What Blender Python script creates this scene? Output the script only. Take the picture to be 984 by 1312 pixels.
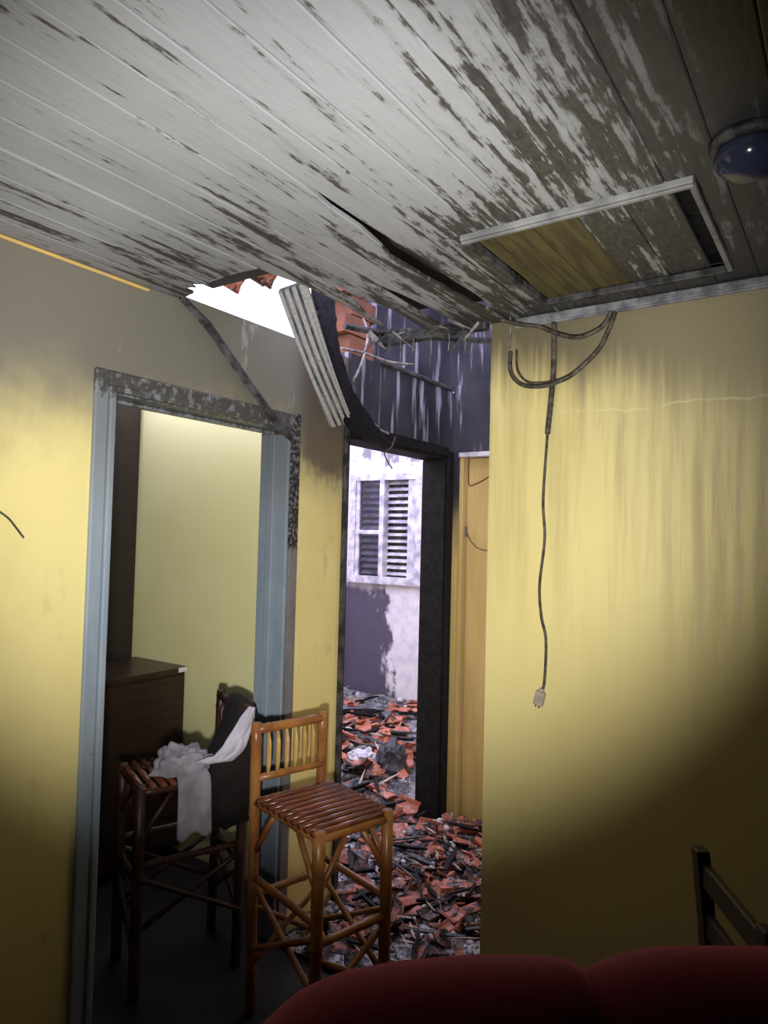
import bpy, math, random
from mathutils import Vector, Matrix
random.seed(7)
for o in list(bpy.data.objects): bpy.data.objects.remove(o)
S = bpy.context.scene; COL = S.collection
# ------------------------------------------------------------ camera, sky, torch, exposure
EYE = Vector((0, 0, 1.64)); YAW, PITCH, ROLL = map(math.radians, (34.6, 2.2, 1.44))
fw = Vector((-math.sin(YAW)*math.cos(PITCH), math.cos(YAW)*math.cos(PITCH), math.sin(PITCH)))
r0 = Vector((math.cos(YAW), math.sin(YAW), 0)); u0 = r0.cross(fw)
rc = r0*math.cos(ROLL)+u0*math.sin(ROLL); uc = u0*math.cos(ROLL)-r0*math.sin(ROLL)
cam = bpy.data.cameras.new('camera'); camo = bpy.data.objects.new('camera', cam); COL.objects.link(camo)
cam.sensor_fit = 'VERTICAL'; cam.sensor_height = 24; cam.lens = 880/1312*24; cam.clip_start = 0.02
camo.matrix_world = Matrix(((rc.x, uc.x, -fw.x, EYE.x), (rc.y, uc.y, -fw.y, EYE.y), (rc.z, uc.z, -fw.z, EYE.z), (0, 0, 0, 1)))
S.camera = camo
w = bpy.data.worlds.new('sky'); S.world = w; w.use_nodes = True
w.node_tree.nodes['Background'].inputs[0].default_value = (0.74, 0.72, 1.0, 1)
w.node_tree.nodes['Background'].inputs[1].default_value = 5.4
torch = bpy.data.lights.new('torch', 'SPOT'); to = bpy.data.objects.new('torch', torch); COL.objects.link(to)
torch.energy = 258; torch.color = (1.0, 0.975, 0.94); torch.spot_size = math.radians(79); torch.spot_blend = 0.75; torch.shadow_soft_size = 0.035
TORCH_AIM = Vector((-1.94, 2.44, 2.26)); to.location = EYE + Vector((0, 0, -0.18)) - r0*0.04
aim = TORCH_AIM
to.rotation_euler = (aim-to.location).to_track_quat('-Z', 'Y').to_euler()
vs = S.view_settings; S.display_settings.display_device = 'sRGB'
vs.view_transform = 'Standard'; vs.look = 'None'; vs.gamma = 1; vs.use_curve_mapping = False; vs.exposure = 0.0

# ------------------------------------------------------------ node helpers
class NT:
    def __init__(s, name, rough=0.7, spec=0.3):
        m = bpy.data.materials.new(name); m.use_nodes = True; s.m = m; s.t = m.node_tree
        s.b = s.t.nodes['Principled BSDF']; s.b.inputs['Roughness'].default_value = rough
        s.b.inputs['Specular IOR Level'].default_value = spec; s._pos = None
    def n(s, k): return s.t.nodes.new(k)
    def put(s, sock, v):
        if isinstance(v, bpy.types.NodeSocket): s.t.links.new(v, sock)
        elif isinstance(v, (tuple, list)) and len(v) == 3 and sock.type == 'RGBA': sock.default_value = (*v, 1)
        else: sock.default_value = v
    def pos(s):
        if not s._pos: s._pos = s.n('ShaderNodeNewGeometry').outputs['Position']
        return s._pos
    def obj(s): return s.n('ShaderNodeTexCoord').outputs['Object']
    def rnd(s): return s.n('ShaderNodeObjectInfo').outputs['Random']
    def xyz(s, v=None):
        q = s.n('ShaderNodeSeparateXYZ'); s.put(q.inputs[0], v or s.pos()); return q.outputs
    def ma(s, op, a, b=0.0, c=None, clamp=False):
        q = s.n('ShaderNodeMath'); q.operation = op; q.use_clamp = clamp
        s.put(q.inputs[0], a); s.put(q.inputs[1], b)
        if c is not None: s.put(q.inputs[2], c)
        return q.outputs[0]
    def noise(s, scale, sc3=(1, 1, 1), detail=4, rough=0.55, v=None, off=None):
        q = s.n('ShaderNodeVectorMath'); q.operation = 'MULTIPLY'; s.put(q.inputs[0], v or s.pos()); q.inputs[1].default_value = sc3
        o = q.outputs[0]
        if off is not None:
            a = s.n('ShaderNodeVectorMath'); a.operation = 'ADD'; s.t.links.new(o, a.inputs[0]); s.put(a.inputs[1], off); o = a.outputs[0]
        t = s.n('ShaderNodeTexNoise'); t.inputs['Scale'].default_value = scale; t.inputs['Detail'].default_value = detail
        t.inputs['Roughness'].default_value = rough; s.t.links.new(o, t.inputs['Vector']); return t.outputs['Fac']
    def step(s, v, a, b):
        q = s.n('ShaderNodeMapRange'); q.interpolation_type = 'SMOOTHSTEP'; s.put(q.inputs[0], v)
        q.inputs[1].default_value = a; q.inputs[2].default_value = b; return q.outputs[0]
    def mix(s, f, a, b):
        q = s.n('ShaderNodeMix'); q.data_type = 'RGBA'; s.put(q.inputs[0], f); s.put(q.inputs[6], a); s.put(q.inputs[7], b); return q.outputs[2]
    def bump(s, h, st=0.3, d=0.01):
        q = s.n('ShaderNodeBump'); q.inputs['Strength'].default_value = st; q.inputs['Distance'].default_value = d
        s.put(q.inputs['Height'], h); s.t.links.new(q.outputs[0], s.b.inputs['Normal'])
    def done(s, col=None, rough=None):
        if col is not None: s.put(s.b.inputs['Base Color'], col)
        if rough is not None: s.put(s.b.inputs['Roughness'], rough)
        return s.m
M = {}
def plain(name, a, b, scale=20, rough=0.7, sc3=(1, 1, 1), spec=0.3, bump=0.15, objspace=True, rnd=0.0):
    t = NT(name, rough, spec); v = t.obj() if objspace else t.pos()
    f = t.noise(scale, sc3, 5, 0.6, v)
    c = t.mix(t.step(f, 0.35, 0.65), a, b)
    if rnd:
        h = t.n('ShaderNodeHueSaturation'); t.put(h.inputs['Color'], c)
        t.put(h.inputs['Value'], t.ma('MULTIPLY_ADD', t.rnd(), rnd, 1-rnd*0.6)); c = h.outputs[0]
    if bump: t.bump(f, bump, 0.01)
    M[name] = t.done(c); return M[name]
plain('char', (0.004, 0.004, 0.005), (0.012, 0.011, 0.013), 30, 0.7, spec=0.2, bump=0.5)
plain('char_grey', (0.012, 0.012, 0.014), (0.085, 0.082, 0.085), 18, 0.6, spec=0.4, bump=0.5)
plain('dark_brown', (0.030, 0.017, 0.012), (0.045, 0.026, 0.018), 6, 0.35, (1, 1, 12), bump=0)
plain('black_brown', (0.020, 0.015, 0.012), (0.030, 0.022, 0.017), 6, 0.5, (1, 1, 12), bump=0)
plain('dark_wood', (0.020, 0.013, 0.009), (0.035, 0.02, 0.013), 12, 0.45, (1, 1, 8), bump=0.1)
plain('cement', (0.010, 0.008, 0.008), (0.02, 0.016, 0.015), 4, 0.6, objspace=False)
plain('plaster_dim', (0.13, 0.11, 0.06), (0.10, 0.085, 0.045), 3, 0.8, objspace=False)
plain('roof_dark', (0.03, 0.025, 0.022), (0.05, 0.04, 0.035), 6, 0.8, objspace=False)
plain('cable', (0.035, 0.028, 0.022), (0.12, 0.10, 0.075), 40, 0.6, bump=0.3)
plain('wire_pale', (0.35, 0.32, 0.30), (0.12, 0.10, 0.10), 30, 0.5)
plain('wire_brown', (0.14, 0.04, 0.015), (0.10, 0.03, 0.01), 30, 0.5)
plain('plug', (0.50, 0.42, 0.33), (0.38, 0.31, 0.24), 30, 0.5)
plain('white_paint', (0.68, 0.65, 0.70), (0.34, 0.31, 0.40), 11, 0.5, bump=0.1, objspace=False)
plain('label_white', (0.75, 0.75, 0.72), (0.6, 0.6, 0.58), 9, 0.5)
plain('trim_yellow', (0.75, 0.50, 0.14), (0.6, 0.42, 0.2), 8, 0.35, bump=0.1)
plain('trim_grey', (0.10, 0.10, 0.11), (0.26, 0.26, 0.27), 14, 0.5, bump=0.3)
plain('brick', (0.20, 0.075, 0.04), (0.13, 0.055, 0.035), 12, 0.85, bump=0.4, rnd=0.4)
plain('cloth_white', (0.66, 0.64, 0.74), (0.50, 0.48, 0.56), 6, 0.9, bump=0.1)
plain('cloth_grey', (0.40, 0.38, 0.42), (0.24, 0.23, 0.26), 9, 0.9, bump=0.2)
plain('cloth_dark', (0.012, 0.010, 0.010), (0.02, 0.017, 0.016), 12, 0.95, bump=0.2)
plain('bag_grey', (0.10, 0.10, 0.13), (0.045, 0.045, 0.06), 14, 0.6, bump=0.4)
plain('bag_white', (0.65, 0.64, 0.7), (0.35, 0.34, 0.4), 14, 0.5, bump=0.4)
plain('metal_dark', (0.08, 0.08, 0.10), (0.16, 0.16, 0.18), 20, 0.3, spec=0.6)
plain('brass', (0.25, 0.15, 0.05), (0.2, 0.12, 0.04), 20, 0.35)
plain('hatch_frame', (0.26, 0.26, 0.26), (0.15, 0.15, 0.15), 12, 0.55, objspace=False, bump=0.2)
plain('mortar', (0.55, 0.53, 0.55), (0.30, 0.28, 0.29), 30, 0.9, bump=0.4, rnd=0.5)
plain('splinter', (0.50, 0.42, 0.36), (0.32, 0.25, 0.22), 30, 0.7, bump=0.2, rnd=0.8)
plain('olive_wood', (0.105, 0.09, 0.034), (0.06, 0.045, 0.024), 5, 0.6, (9, 0.8, 1), objspace=False, bump=0.1)

def yellow_left():
    t = NT('wall_paint_left', 0.6); x, y, z = t.xyz()
    big = t.noise(2.2, (1, 1, 0.8), 5); fine = t.noise(26, (1, 1, 0.5), 4)
    c = t.mix(t.step(big, 0.35, 0.7), (0.80, 0.69, 0.30), (0.72, 0.60, 0.24))
    smudge = t.ma('MULTIPLY', t.step(t.noise(9, (1, 1, 0.5), 6, 0.65), 0.60, 0.72), 0.35)
    c = t.mix(smudge, c, (0.42, 0.33, 0.14))
    zz = t.ma('ADD', z, t.ma('MULTIPLY_ADD', big, 0.55, -0.27)); zz = t.ma('ADD', zz, t.ma('MULTIPLY_ADD', fine, 0.10, -0.05))
    s1 = t.step(zz, 1.72, 2.22); c = t.mix(t.ma('MULTIPLY', s1, 0.95), c, (0.165, 0.158, 0.145))
    near = t.ma('MULTIPLY', t.step(y, 2.10, 2.24), t.step(zz, 1.90, 2.02)); c = t.mix(t.ma('MULTIPLY', near, 0.85), c, (0.11, 0.085, 0.06))
    pale = t.ma('MULTIPLY', t.step(t.noise(8, (1, 1, 0.35), 5, 0.6), 0.62, 0.70), t.step(zz, 2.1, 2.3)); c = t.mix(t.ma('MULTIPLY', pale, 0.5), c, (0.5, 0.5, 0.5))
    t.bump(fine, 0.12, 0.01); M['yellow_left'] = t.done(c)
def yellow_right():
    t = NT('wall_paint_right', 0.55); x, y, z = t.xyz()
    big = t.noise(2.0, (1, 1, 0.6), 4); st = t.noise(14, (1, 1, 0.06), 5, 0.65); st2 = t.noise(40, (1, 1, 0.05), 4, 0.6)
    c = t.mix(t.step(big, 0.3, 0.7), (0.80, 0.69, 0.30), (0.76, 0.63, 0.25))
    side = t.step(x, -1.05, -0.1)
    k = t.ma('MULTIPLY', t.step(st, 0.40, 0.68), t.ma('MULTIPLY_ADD', side, 0.6, 0.35)); k = t.ma('MULTIPLY', k, t.step(z, 1.0, 1.9))
    c = t.mix(k, c, (0.36, 0.29, 0.13))
    pale = t.ma('MULTIPLY', t.step(st2, 0.62, 0.72), t.ma('MULTIPLY', side, 0.5)); c = t.mix(pale, c, (0.62, 0.58, 0.42))
    zz = t.ma('ADD', z, t.ma('MULTIPLY_ADD', st2, 0.22, -0.11)); zz = t.ma('ADD', zz, t.ma('MULTIPLY_ADD', big, 0.2, -0.1))
    zz = t.ma('ADD', zz, t.ma('MULTIPLY', side, 0.16))
    c = t.mix(t.ma('MULTIPLY', t.step(zz, 2.12, 2.36), 0.92), c, (0.09, 0.075, 0.055))
    smoke = t.ma('MULTIPLY', t.step(zz, 1.5, 2.35), t.ma('MULTIPLY_ADD', side, 0.75, 0.10)); c = t.mix(smoke, c, (0.30, 0.26, 0.15))
    ln = t.ma('ABSOLUTE', t.ma('SUBTRACT', t.ma('ADD', z, t.ma('MULTIPLY_ADD', t.noise(5, (1, 1, 0), 3), 0.10, -0.05)), 2.095)); ln = t.ma('MULTIPLY', t.ma('SUBTRACT', 1.0, t.step(ln, 0.001, 0.006)), t.step(t.noise(9, (1, 1, 0)), 0.35, 0.55))
    c = t.mix(t.ma('MULTIPLY', t.ma('MULTIPLY', ln, 0.28), t.step(x, -0.98, -0.85)), c, (0.85, 0.78, 0.5))
    t.bump(t.noise(30), 0.1, 0.01); M['yellow_right'] = t.done(c)
def soot_wall():
    t = NT('wall_sooted', 0.55, 0.4); x, y, z = t.xyz()
    big = t.noise(3, (1, 1, 0.7), 4); dr = t.noise(17, (1, 1, 0.09), 5, 0.6)
    c = t.mix(t.step(big, 0.35, 0.65), (0.016, 0.016, 0.022), (0.045, 0.044, 0.056))
    c = t.mix(t.ma('MULTIPLY', t.step(dr, 0.54, 0.66), 0.85), c, (0.36, 0.35, 0.43))
    zz = t.ma('ADD', z, t.ma('MULTIPLY_ADD', big, 0.5, -0.25))
    low = t.ma('MULTIPLY', t.step(y, 3.44, 3.46), t.ma('SUBTRACT', 1.0, t.step(zz, 1.55, 1.9)))
    c = t.mix(low, c, (0.62, 0.46, 0.17)); t.bump(dr, 0.25, 0.01); M['soot_wall'] = t.done(c)
def lilac_wall():
    t = NT('wall_burnt_room', 0.8); x, y, z = t.xyz()
    n1 = t.noise(5, (1, 1, 0.6), 6, 0.62); n2 = t.noise(12, (1, 1, 1), 5)
    c = t.mix(t.step(n2, 0.35, 0.7), (0.74, 0.70, 0.76), (0.60, 0.56, 0.64))
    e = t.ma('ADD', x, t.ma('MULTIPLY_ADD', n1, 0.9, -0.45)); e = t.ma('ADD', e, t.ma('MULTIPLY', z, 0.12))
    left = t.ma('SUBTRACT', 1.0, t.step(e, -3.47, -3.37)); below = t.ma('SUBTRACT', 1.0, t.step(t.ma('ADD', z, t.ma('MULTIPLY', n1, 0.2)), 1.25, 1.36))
    c = t.mix(t.ma('MULTIPLY', t.ma('MULTIPLY', left, below), 0.95), c, (0.060, 0.048, 0.085))  # ragged dark purple area below the sill, left of a slanted edge
    up = t.ma('MULTIPLY', t.step(n1, 0.50, 0.58), t.step(z, 2.24, 2.32)); c = t.mix(t.ma('MULTIPLY', up, 0.8), c, (0.10, 0.09, 0.12))
    t.bump(n2, 0.2, 0.01); M['lilac_wall'] = t.done(c)
def pale_partition():
    t = NT('wall_paint_partition', 0.6); b = t.noise(1.6, (1, 1, 1), 4)
    M['pale_yellow'] = t.done(t.mix(t.step(b, 0.35, 0.65), (0.90, 0.86, 0.45), (0.85, 0.80, 0.38)))
def ceiling_paint():
    t = NT('ceiling_paint', 0.5, 0.35); x, y, z = t.xyz(); r = t.rnd()
    cmb = t.n('ShaderNodeCombineXYZ'); t.put(cmb.inputs[0], t.ma('MULTIPLY', r, 3.0)); t.put(cmb.inputs[1], t.ma('MULTIPLY', r, 9.0)); off = cmb.outputs[0]
    st = t.noise(13, (3.2, 0.22, 0), 6, 0.66, off=off); fl = t.noise(60, (1, 0.45, 0), 4, 0.6); big = t.noise(1.5, (1, 0.8, 0), 3); pt = t.noise(5.5, (1.4, 0.5, 0), 5, 0.65)
    c = t.mix(t.step(big, 0.35, 0.65), (0.36, 0.37, 0.385), (0.29, 0.298, 0.312))
    c = t.mix(t.ma('MULTIPLY', t.step(st, 0.5, 0.7), 0.3), c, (0.15, 0.15, 0.15))
    # char grows towards the burnt end, around the hatch and in the far right corner
    d1 = t.step(t.ma('ADD', y, t.ma('MULTIPLY', x, -0.55)), 1.5, 3.0)
    d2 = t.ma('MULTIPLY', t.step(x, -0.80, -0.22), t.step(y, 0.3, 0.9))
    hx = t.ma('ABSOLUTE', t.ma('ADD', x, 0.75)); d3 = t.ma('MULTIPLY', t.ma('SUBTRACT', 1.0, t.step(hx, 0.1, 0.5)), t.step(y, 1.1, 1.6))
    thr = t.ma('ADD', t.ma('ADD', t.ma('MULTIPLY', d1, 0.095), t.ma('MULTIPLY', d2, 0.13)), t.ma('MULTIPLY', d3, 0.07))
    v = t.ma('ADD', t.ma('ADD', t.ma('MULTIPLY', st, 0.62), t.ma('MULTIPLY', pt, 0.38)), t.ma('ADD', thr, t.ma('MULTIPLY_ADD', fl, 0.20, -0.10)))
    grey = t.step(v, 0.48, 0.62); c = t.mix(t.ma('MULTIPLY', t.ma('MULTIPLY', grey, 0.5), t.ma('ADD', d1, t.ma('ADD', d2, 0.1), clamp=True)), c, (0.15, 0.145, 0.14))
    c = t.mix(t.ma('MULTIPLY', t.step(v, 0.56, 0.615), 0.92), c, t.mix(t.step(fl, 0.4, 0.65), (0.022, 0.021, 0.020), (0.060, 0.054, 0.044)))
    end = t.step(t.ma('ADD', t.ma('ADD', y, t.ma('MULTIPLY', x, -0.9)), t.ma('MULTIPLY_ADD', st, 0.9, -0.45)), 2.95, 3.35)
    c = t.mix(t.ma('MULTIPLY', end, 0.75), c, (0.05, 0.047, 0.045))
    corner = t.ma('MULTIPLY', t.step(t.ma('ADD', x, t.ma('MULTIPLY_ADD', pt, 0.5, -0.25)), -0.58, -0.15), 0.82); c = t.mix(corner, c, (0.050, 0.048, 0.055))
    t.bump(t.ma('ADD', st, fl), 0.2, 0.006); M['ceiling_paint'] = t.done(c)
def frame_paint():
    t = NT('frame_paint', 0.35, 0.5); x, y, z = t.xyz(); n1 = t.noise(6, (1, 1, 0.5), 5, 0.65); n2 = t.noise(45, (1, 1, 0.6), 4, 0.6)
    c = t.mix(t.step(n1, 0.3, 0.7), (0.23, 0.29, 0.36), (0.31, 0.36, 0.41))
    zz = t.ma('ADD', z, t.ma('MULTIPLY_ADD', n1, 0.3, -0.15)); c = t.mix(t.ma('MULTIPLY', t.step(zz, 1.6, 2.03), 0.6), c, (0.17, 0.17, 0.165))
    ch = t.ma('ADD', t.ma('MULTIPLY', t.step(z, 2.03, 2.09), 0.17), t.ma('MULTIPLY_ADD', t.step(y, 2.02, 2.16), 0.02, 0.0))
    v = t.ma('ADD', t.ma('MULTIPLY_ADD', n2, 0.5, 0.22), ch); c = t.mix(t.ma('MULTIPLY', t.step(v, 0.56, 0.64), 0.85), c, (0.055, 0.045, 0.038))
    t.bump(n2, 0.15, 0.005); M['frame_paint'] = t.done(c)
def casing_charred():
    t = NT('casing_charred', 0.5, 0.5); x, y, z = t.xyz(); n1 = t.noise(70, (1, 1, 1), 4, 0.6); n2 = t.noise(8, (1, 1, 0.3), 4)
    lo = t.mix(t.step(n2, 0.35, 0.65), (0.20, 0.19, 0.20), (0.10, 0.095, 0.09))
    hi = t.mix(t.step(n1, 0.45, 0.66), (0.012, 0.012, 0.013), (0.22, 0.22, 0.23))
    f = t.step(t.ma('ADD', z, t.ma('MULTIPLY_ADD', n2, 0.08, -0.04)), 1.57, 1.60); t.bump(n1, 0.6, 0.01); M['casing_charred'] = t.done(t.mix(f, lo, hi))
def bamboo(name, a, b, rough=0.32):
    t = NT(name, rough, 0.5); v = t.obj(); n1 = t.noise(9, (1, 1, 1), 4, 0.6, v); n2 = t.noise(60, (1, 1, 0.3), 3, 0.6, v)
    c = t.mix(t.step(n1, 0.35, 0.65), a, b); c = t.mix(t.ma('MULTIPLY', t.step(n2, 0.6, 0.75), 0.5), c, (0.05, 0.02, 0.008)); t.bump(n2, 0.15, 0.004); M[name] = t.done(c)
def velvet():
    t = NT('velvet', 0.85, 0.2); n = t.noise(35); c = t.mix(n, (0.11, 0.008, 0.013), (0.16, 0.014, 0.022))
    t.b.inputs['Sheen Weight'].default_value = 0.35; t.b.inputs['Sheen Tint'].default_value = (0.8, 0.2, 0.25, 1); t.bump(n, 0.2, 0.005); M['velvet'] = t.done(c)
def terracotta():
    t = NT('terracotta', 0.55, 0.4); x, y, z = t.xyz(); r = t.rnd(); n = t.noise(14, (1, 1, 1), 5, 0.62); f = t.noise(60)
    c = t.mix(r, (0.58, 0.17, 0.085), (0.34, 0.10, 0.06)); soot = t.step(t.ma('ADD', n, t.ma('ADD', t.ma('MULTIPLY_ADD', r, -0.30, 0.15), t.ma('MULTIPLY_ADD', t.step(y, 3.3, 4.0), -0.10, 0.02))), 0.46, 0.60)
    c = t.mix(t.ma('MULTIPLY', soot, 0.93), c, (0.022, 0.021, 0.025)); c = t.mix(t.ma('MULTIPLY', t.step(f, 0.52, 0.70), 0.6), c, (0.50, 0.45, 0.46)); t.bump(f, 0.3, 0.006); M['terracotta'] = t.done(c)
def ash():
    t = NT('ash', 0.5, 0.5); x, y, z = t.xyz(); n = t.noise(9, (1, 1, 1), 6, 0.7); f = t.noise(55, (1, 1, 1), 5, 0.65)
    c = t.mix(t.step(f, 0.38, 0.62), (0.012, 0.012, 0.015), (0.10, 0.098, 0.11)); pale = t.ma('MULTIPLY', t.step(n, 0.43, 0.56), t.ma('MULTIPLY_ADD', t.step(y, 2.7, 3.1), -0.6, 1.0))
    c = t.mix(t.ma('MULTIPLY', pale, t.step(f, 0.38, 0.52)), c, (0.66, 0.65, 0.70)); t.bump(f, 0.8, 0.02); M['ash'] = t.done(c)
def board_silver():
    t = NT('board_silver', 0.4, 0.4); v = t.obj(); n = t.noise(70, (1, 1, 1), 5, 0.65, v)
    c = t.mix(t.step(n, 0.42, 0.70), (0.52, 0.52, 0.54), (0.34, 0.34, 0.36)); t.bump(n, 0.2, 0.004); M['board_silver'] = t.done(c)
def orange_door():
    t = NT('door_wood', 0.5, 0.4); n = t.noise(7, (3, 1, 0.25), 4); x, y, z = t.xyz()
    c = t.mix(t.step(n, 0.3, 0.7), (0.62, 0.46, 0.19), (0.52, 0.37, 0.14)); M['door_wood'] = t.done(c)
def glass():
    t = NT('lamp_glass', 0.12, 0.6); t.b.inputs['Base Color'].default_value = (0.05, 0.06, 0.12, 1); t.b.inputs['Transmission Weight'].default_value = 0.55; M['lamp_glass'] = t.m
    t = NT('pane_glass', 0.08, 0.5); n = t.noise(12); t.b.inputs['Transmission Weight'].default_value = 1.0; M['pane_glass'] = t.done(t.mix(n, (0.35, 0.35, 0.42), (0.7, 0.7, 0.8)))
for fn in (yellow_left, yellow_right, soot_wall, lilac_wall, pale_partition, ceiling_paint, frame_paint, casing_charred, velvet, terracotta, ash, board_silver, orange_door, glass): fn()
bamboo('bamboo', (0.40, 0.175, 0.045), (0.26, 0.09, 0.028)); bamboo('bamboo_red', (0.24, 0.07, 0.03), (0.12, 0.035, 0.018), 0.2); bamboo('bamboo_pale', (0.62, 0.42, 0.15), (0.50, 0.28, 0.08)); bamboo('bamboo_dark', (0.060, 0.022, 0.012), (0.035, 0.012, 0.008), 0.45)

# ------------------------------------------------------------ mesh helpers
class MB:
    def __init__(s): s.v = []; s.f = []
    def add(s, vs, fs):
        o = len(s.v); s.v += [tuple(p) for p in vs]; s.f += [tuple(i+o for i in q) for q in fs]; return s
    def box(s, x0, x1, y0, y1, z0, z1, mtx=None):
        vs = [Vector((x, y, z)) for z in (z0, z1) for y in (y0, y1) for x in (x0, x1)]
        if mtx: vs = [mtx @ p for p in vs]
        return s.add(vs, [(0, 2, 3, 1), (4, 5, 7, 6), (0, 1, 5, 4), (2, 6, 7, 3), (0, 4, 6, 2), (1, 3, 7, 5)])
    def loft(s, rings, closed=True, caps=True):
        n = len(rings[0]); vs = [p for r in rings for p in r]; fs = []
        for i in range(len(rings)-1):
            for j in range(n if closed else n-1):
                k = (j+1) % n; fs.append((i*n+j, i*n+k, (i+1)*n+k, (i+1)*n+j))
        if caps: fs += [tuple(range(n-1, -1, -1)), tuple((len(rings)-1)*n+j for j in range(n))]
        return s.add(vs, fs)
    def tube(s, pts, rad, n=8, flat=1.0):
        pts = [Vector(p) for p in pts]; rad = rad if isinstance(rad, (list, tuple)) else [rad]*len(pts); rings = []; ref = None
        for i, p in enumerate(pts):
            t = (pts[min(i+1, len(pts)-1)]-pts[max(i-1, 0)]).normalized()
            if ref is None: ref = Vector((0, 0, 1)) if abs(t.z) < 0.9 else Vector((1, 0, 0))
            a = t.cross(ref).normalized(); b = a.cross(t); ref = b
            rings.append([p+a*math.cos(q)*rad[i]+b*math.sin(q)*rad[i]*flat for q in (2*math.pi*k/n for k in range(n))])
        return s.loft(rings)
    def lathe(s, prof, n=24, c=(0, 0, 0)):
        c = Vector(c); return s.loft([[c+Vector((r*math.cos(2*math.pi*k/n), r*math.sin(2*math.pi*k/n), z)) for k in range(n)] for r, z in prof])
    def mesh(s, name):
        me = bpy.data.meshes.new(name); me.from_pydata(s.v, [], s.f); me.update()
        import bmesh
        b = bmesh.new(); b.from_mesh(me); bmesh.ops.recalc_face_normals(b, faces=b.faces); b.to_mesh(me); b.free(); return me
    def build(s, name, mat, parent=None, smooth=False, bevel=0.0):
        me = s.mesh(name); me.materials.append(M[mat]); o = bpy.data.objects.new(name, me); COL.objects.link(o)
        if parent: o.parent = parent
        if smooth: me.polygons.foreach_set('use_smooth', [True]*len(me.polygons))
        if bevel:
            m = o.modifiers.new('bevel', 'BEVEL'); m.width = bevel; m.segments = 2; m.limit_method = 'ANGLE'
        return o
def empty(name, loc=(0, 0, 0), rz=0.0):
    o = bpy.data.objects.new(name, None); COL.objects.link(o); o.location = loc; o.rotation_euler = (0, 0, rz); o.empty_display_size = 0.1; return o
def tag(o, label, cat=None, group=None, kind=None):
    o['label'] = label
    if cat: o['category'] = cat
    if group: o['group'] = group
    if kind: o['kind'] = kind
    return o
def struct(o, label): return tag(o, label, kind='structure')
def spline(pts, n=8):
    pts = [Vector(p) for p in pts]; out = []
    for i in range(len(pts)-1):
        a, b, c, d = pts[max(i-1, 0)], pts[i], pts[i+1], pts[min(i+2, len(pts)-1)]
        for k in range(n):
            t = k/n; out.append(0.5*((2*b)+(c-a)*t+(2*a-5*b+4*c-d)*t*t+(3*b-a-3*c+d)*t**3))
    return out+[pts[-1]]

# ------------------------------------------------------------ the setting
XL, XLo = -1.94, -2.09; YR = 2.31; ZC = 2.45
struct(MB().box(-5.2, 1.9, -2.4, 5.4, -0.12, 0).build('floor', 'cement'), 'dark cement floor running through the rooms')
b = MB(); ZT = 2.47
b.box(XLo, XL, -2.3, 1.26, 0, ZT); b.box(XLo, XL, 1.26, 2.13, 2.105, ZT); b.box(XLo, XL, 2.13, 2.49, 0, ZT)
struct(b.build('wall_left', 'yellow_left'), 'yellow painted wall with a smoke stained top and a doorway')
b = MB(); b.box(XLo, XL, 2.49, 3.44, 2.13, 2.50); b.box(XLo, XL, 3.44, 5.2, 0, 2.50); b.box(XLo, -1.985, 2.73, 3.55, 2.50, 3.35)
wcl = struct(b.build('wall_corridor_left', 'soot_wall'), 'soot blackened corridor wall with pale water streaks above the burnt doorway')
brk = MB().box(-0.07, 0.07, -0.094, 0.094, -0.043, 0.043).mesh('brick'); brk.materials.append(M['brick'])
for row, (y0, n) in enumerate([(2.50, 1), (2.46, 1), (2.51, 1), (2.45, 1)]):
    for i in range(n):
        o = bpy.data.objects.new('brick', brk); COL.objects.link(o); o.parent = wcl
        o.location = (-2.015+random.uniform(-.006, .006), y0+0.1+i*0.2, 2.545+row*0.093); o.rotation_euler = (0, 0, random.uniform(-.03, .03))
b = MB(); b.box(-1.125, 1.6, YR, 2.46, 0, 2.62); b.box(-1.125, -0.975, 2.46, 3.5, 0, 2.62)
struct(b.build('wall_right', 'yellow_right'), 'yellow painted wall with brown smoke runs behind the hanging cable')
b = MB(); b.box(XL, -1.895, 3.5, 3.65, 0, 2.54); b.box(-1.895, -1.125, 3.5, 3.65, 2.145, 2.54); b.box(XLo, 1.6, 3.53, 3.65, 2.54, 3.9)
struct(b.build('wall_corridor_end', 'soot_wall'), 'sooty wall closing the corridor above the narrow door')
b = MB(); b.box(-5.2, -3.93, 5.2, 5.35, 0, 2.75); b.box(-3.19, -1.94, 5.2, 5.35, 0, 2.75); b.box(-3.93, -3.19, 5.2, 5.35, 0, 1.26); b.box(-3.93, -3.19, 5.2, 5.35, 2.205, 2.75)
struct(b.build('wall_burnt_room', 'lilac_wall'), 'whitish wall of the burnt room with a dark patch below its window')
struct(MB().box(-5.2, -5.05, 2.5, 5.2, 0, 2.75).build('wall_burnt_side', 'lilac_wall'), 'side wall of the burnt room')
struct(MB().box(-5.05, XLo, 2.40, 2.50, 0, 2.50).build('wall_partition', 'pale_yellow'), 'pale yellow partition wall seen through the grey doorway')
struct(MB().box(-5.2, -5.05, -0.65, 2.5, 0, 2.5).build('wall_side_room', 'plaster_dim'), 'far wall of the side room')
struct(MB().box(-5.05, XLo, -0.65, -0.5, 0, 2.5).build('wall_side_room_front', 'plaster_dim'), 'front wall of the side room')
struct(MB().box(-5.2, XLo, -0.65, 2.02, 2.42, 2.46).box(-5.2, -3.32, 2.02, 2.40, 2.42, 2.46).build('ceiling_side_room', 'roof_dark'), 'flat ceiling over the side room')
struct(MB().box(1.6, 1.75, -2.45, 3.65, 0, 2.62).build('wall_living_side', 'plaster_dim'), 'yellow side wall of the living room')
struct(MB().box(-2.09, 1.6, -2.45, -2.3, 0, 2.62).build('wall_living_back', 'plaster_dim'), 'yellow back wall of the living room')
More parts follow.
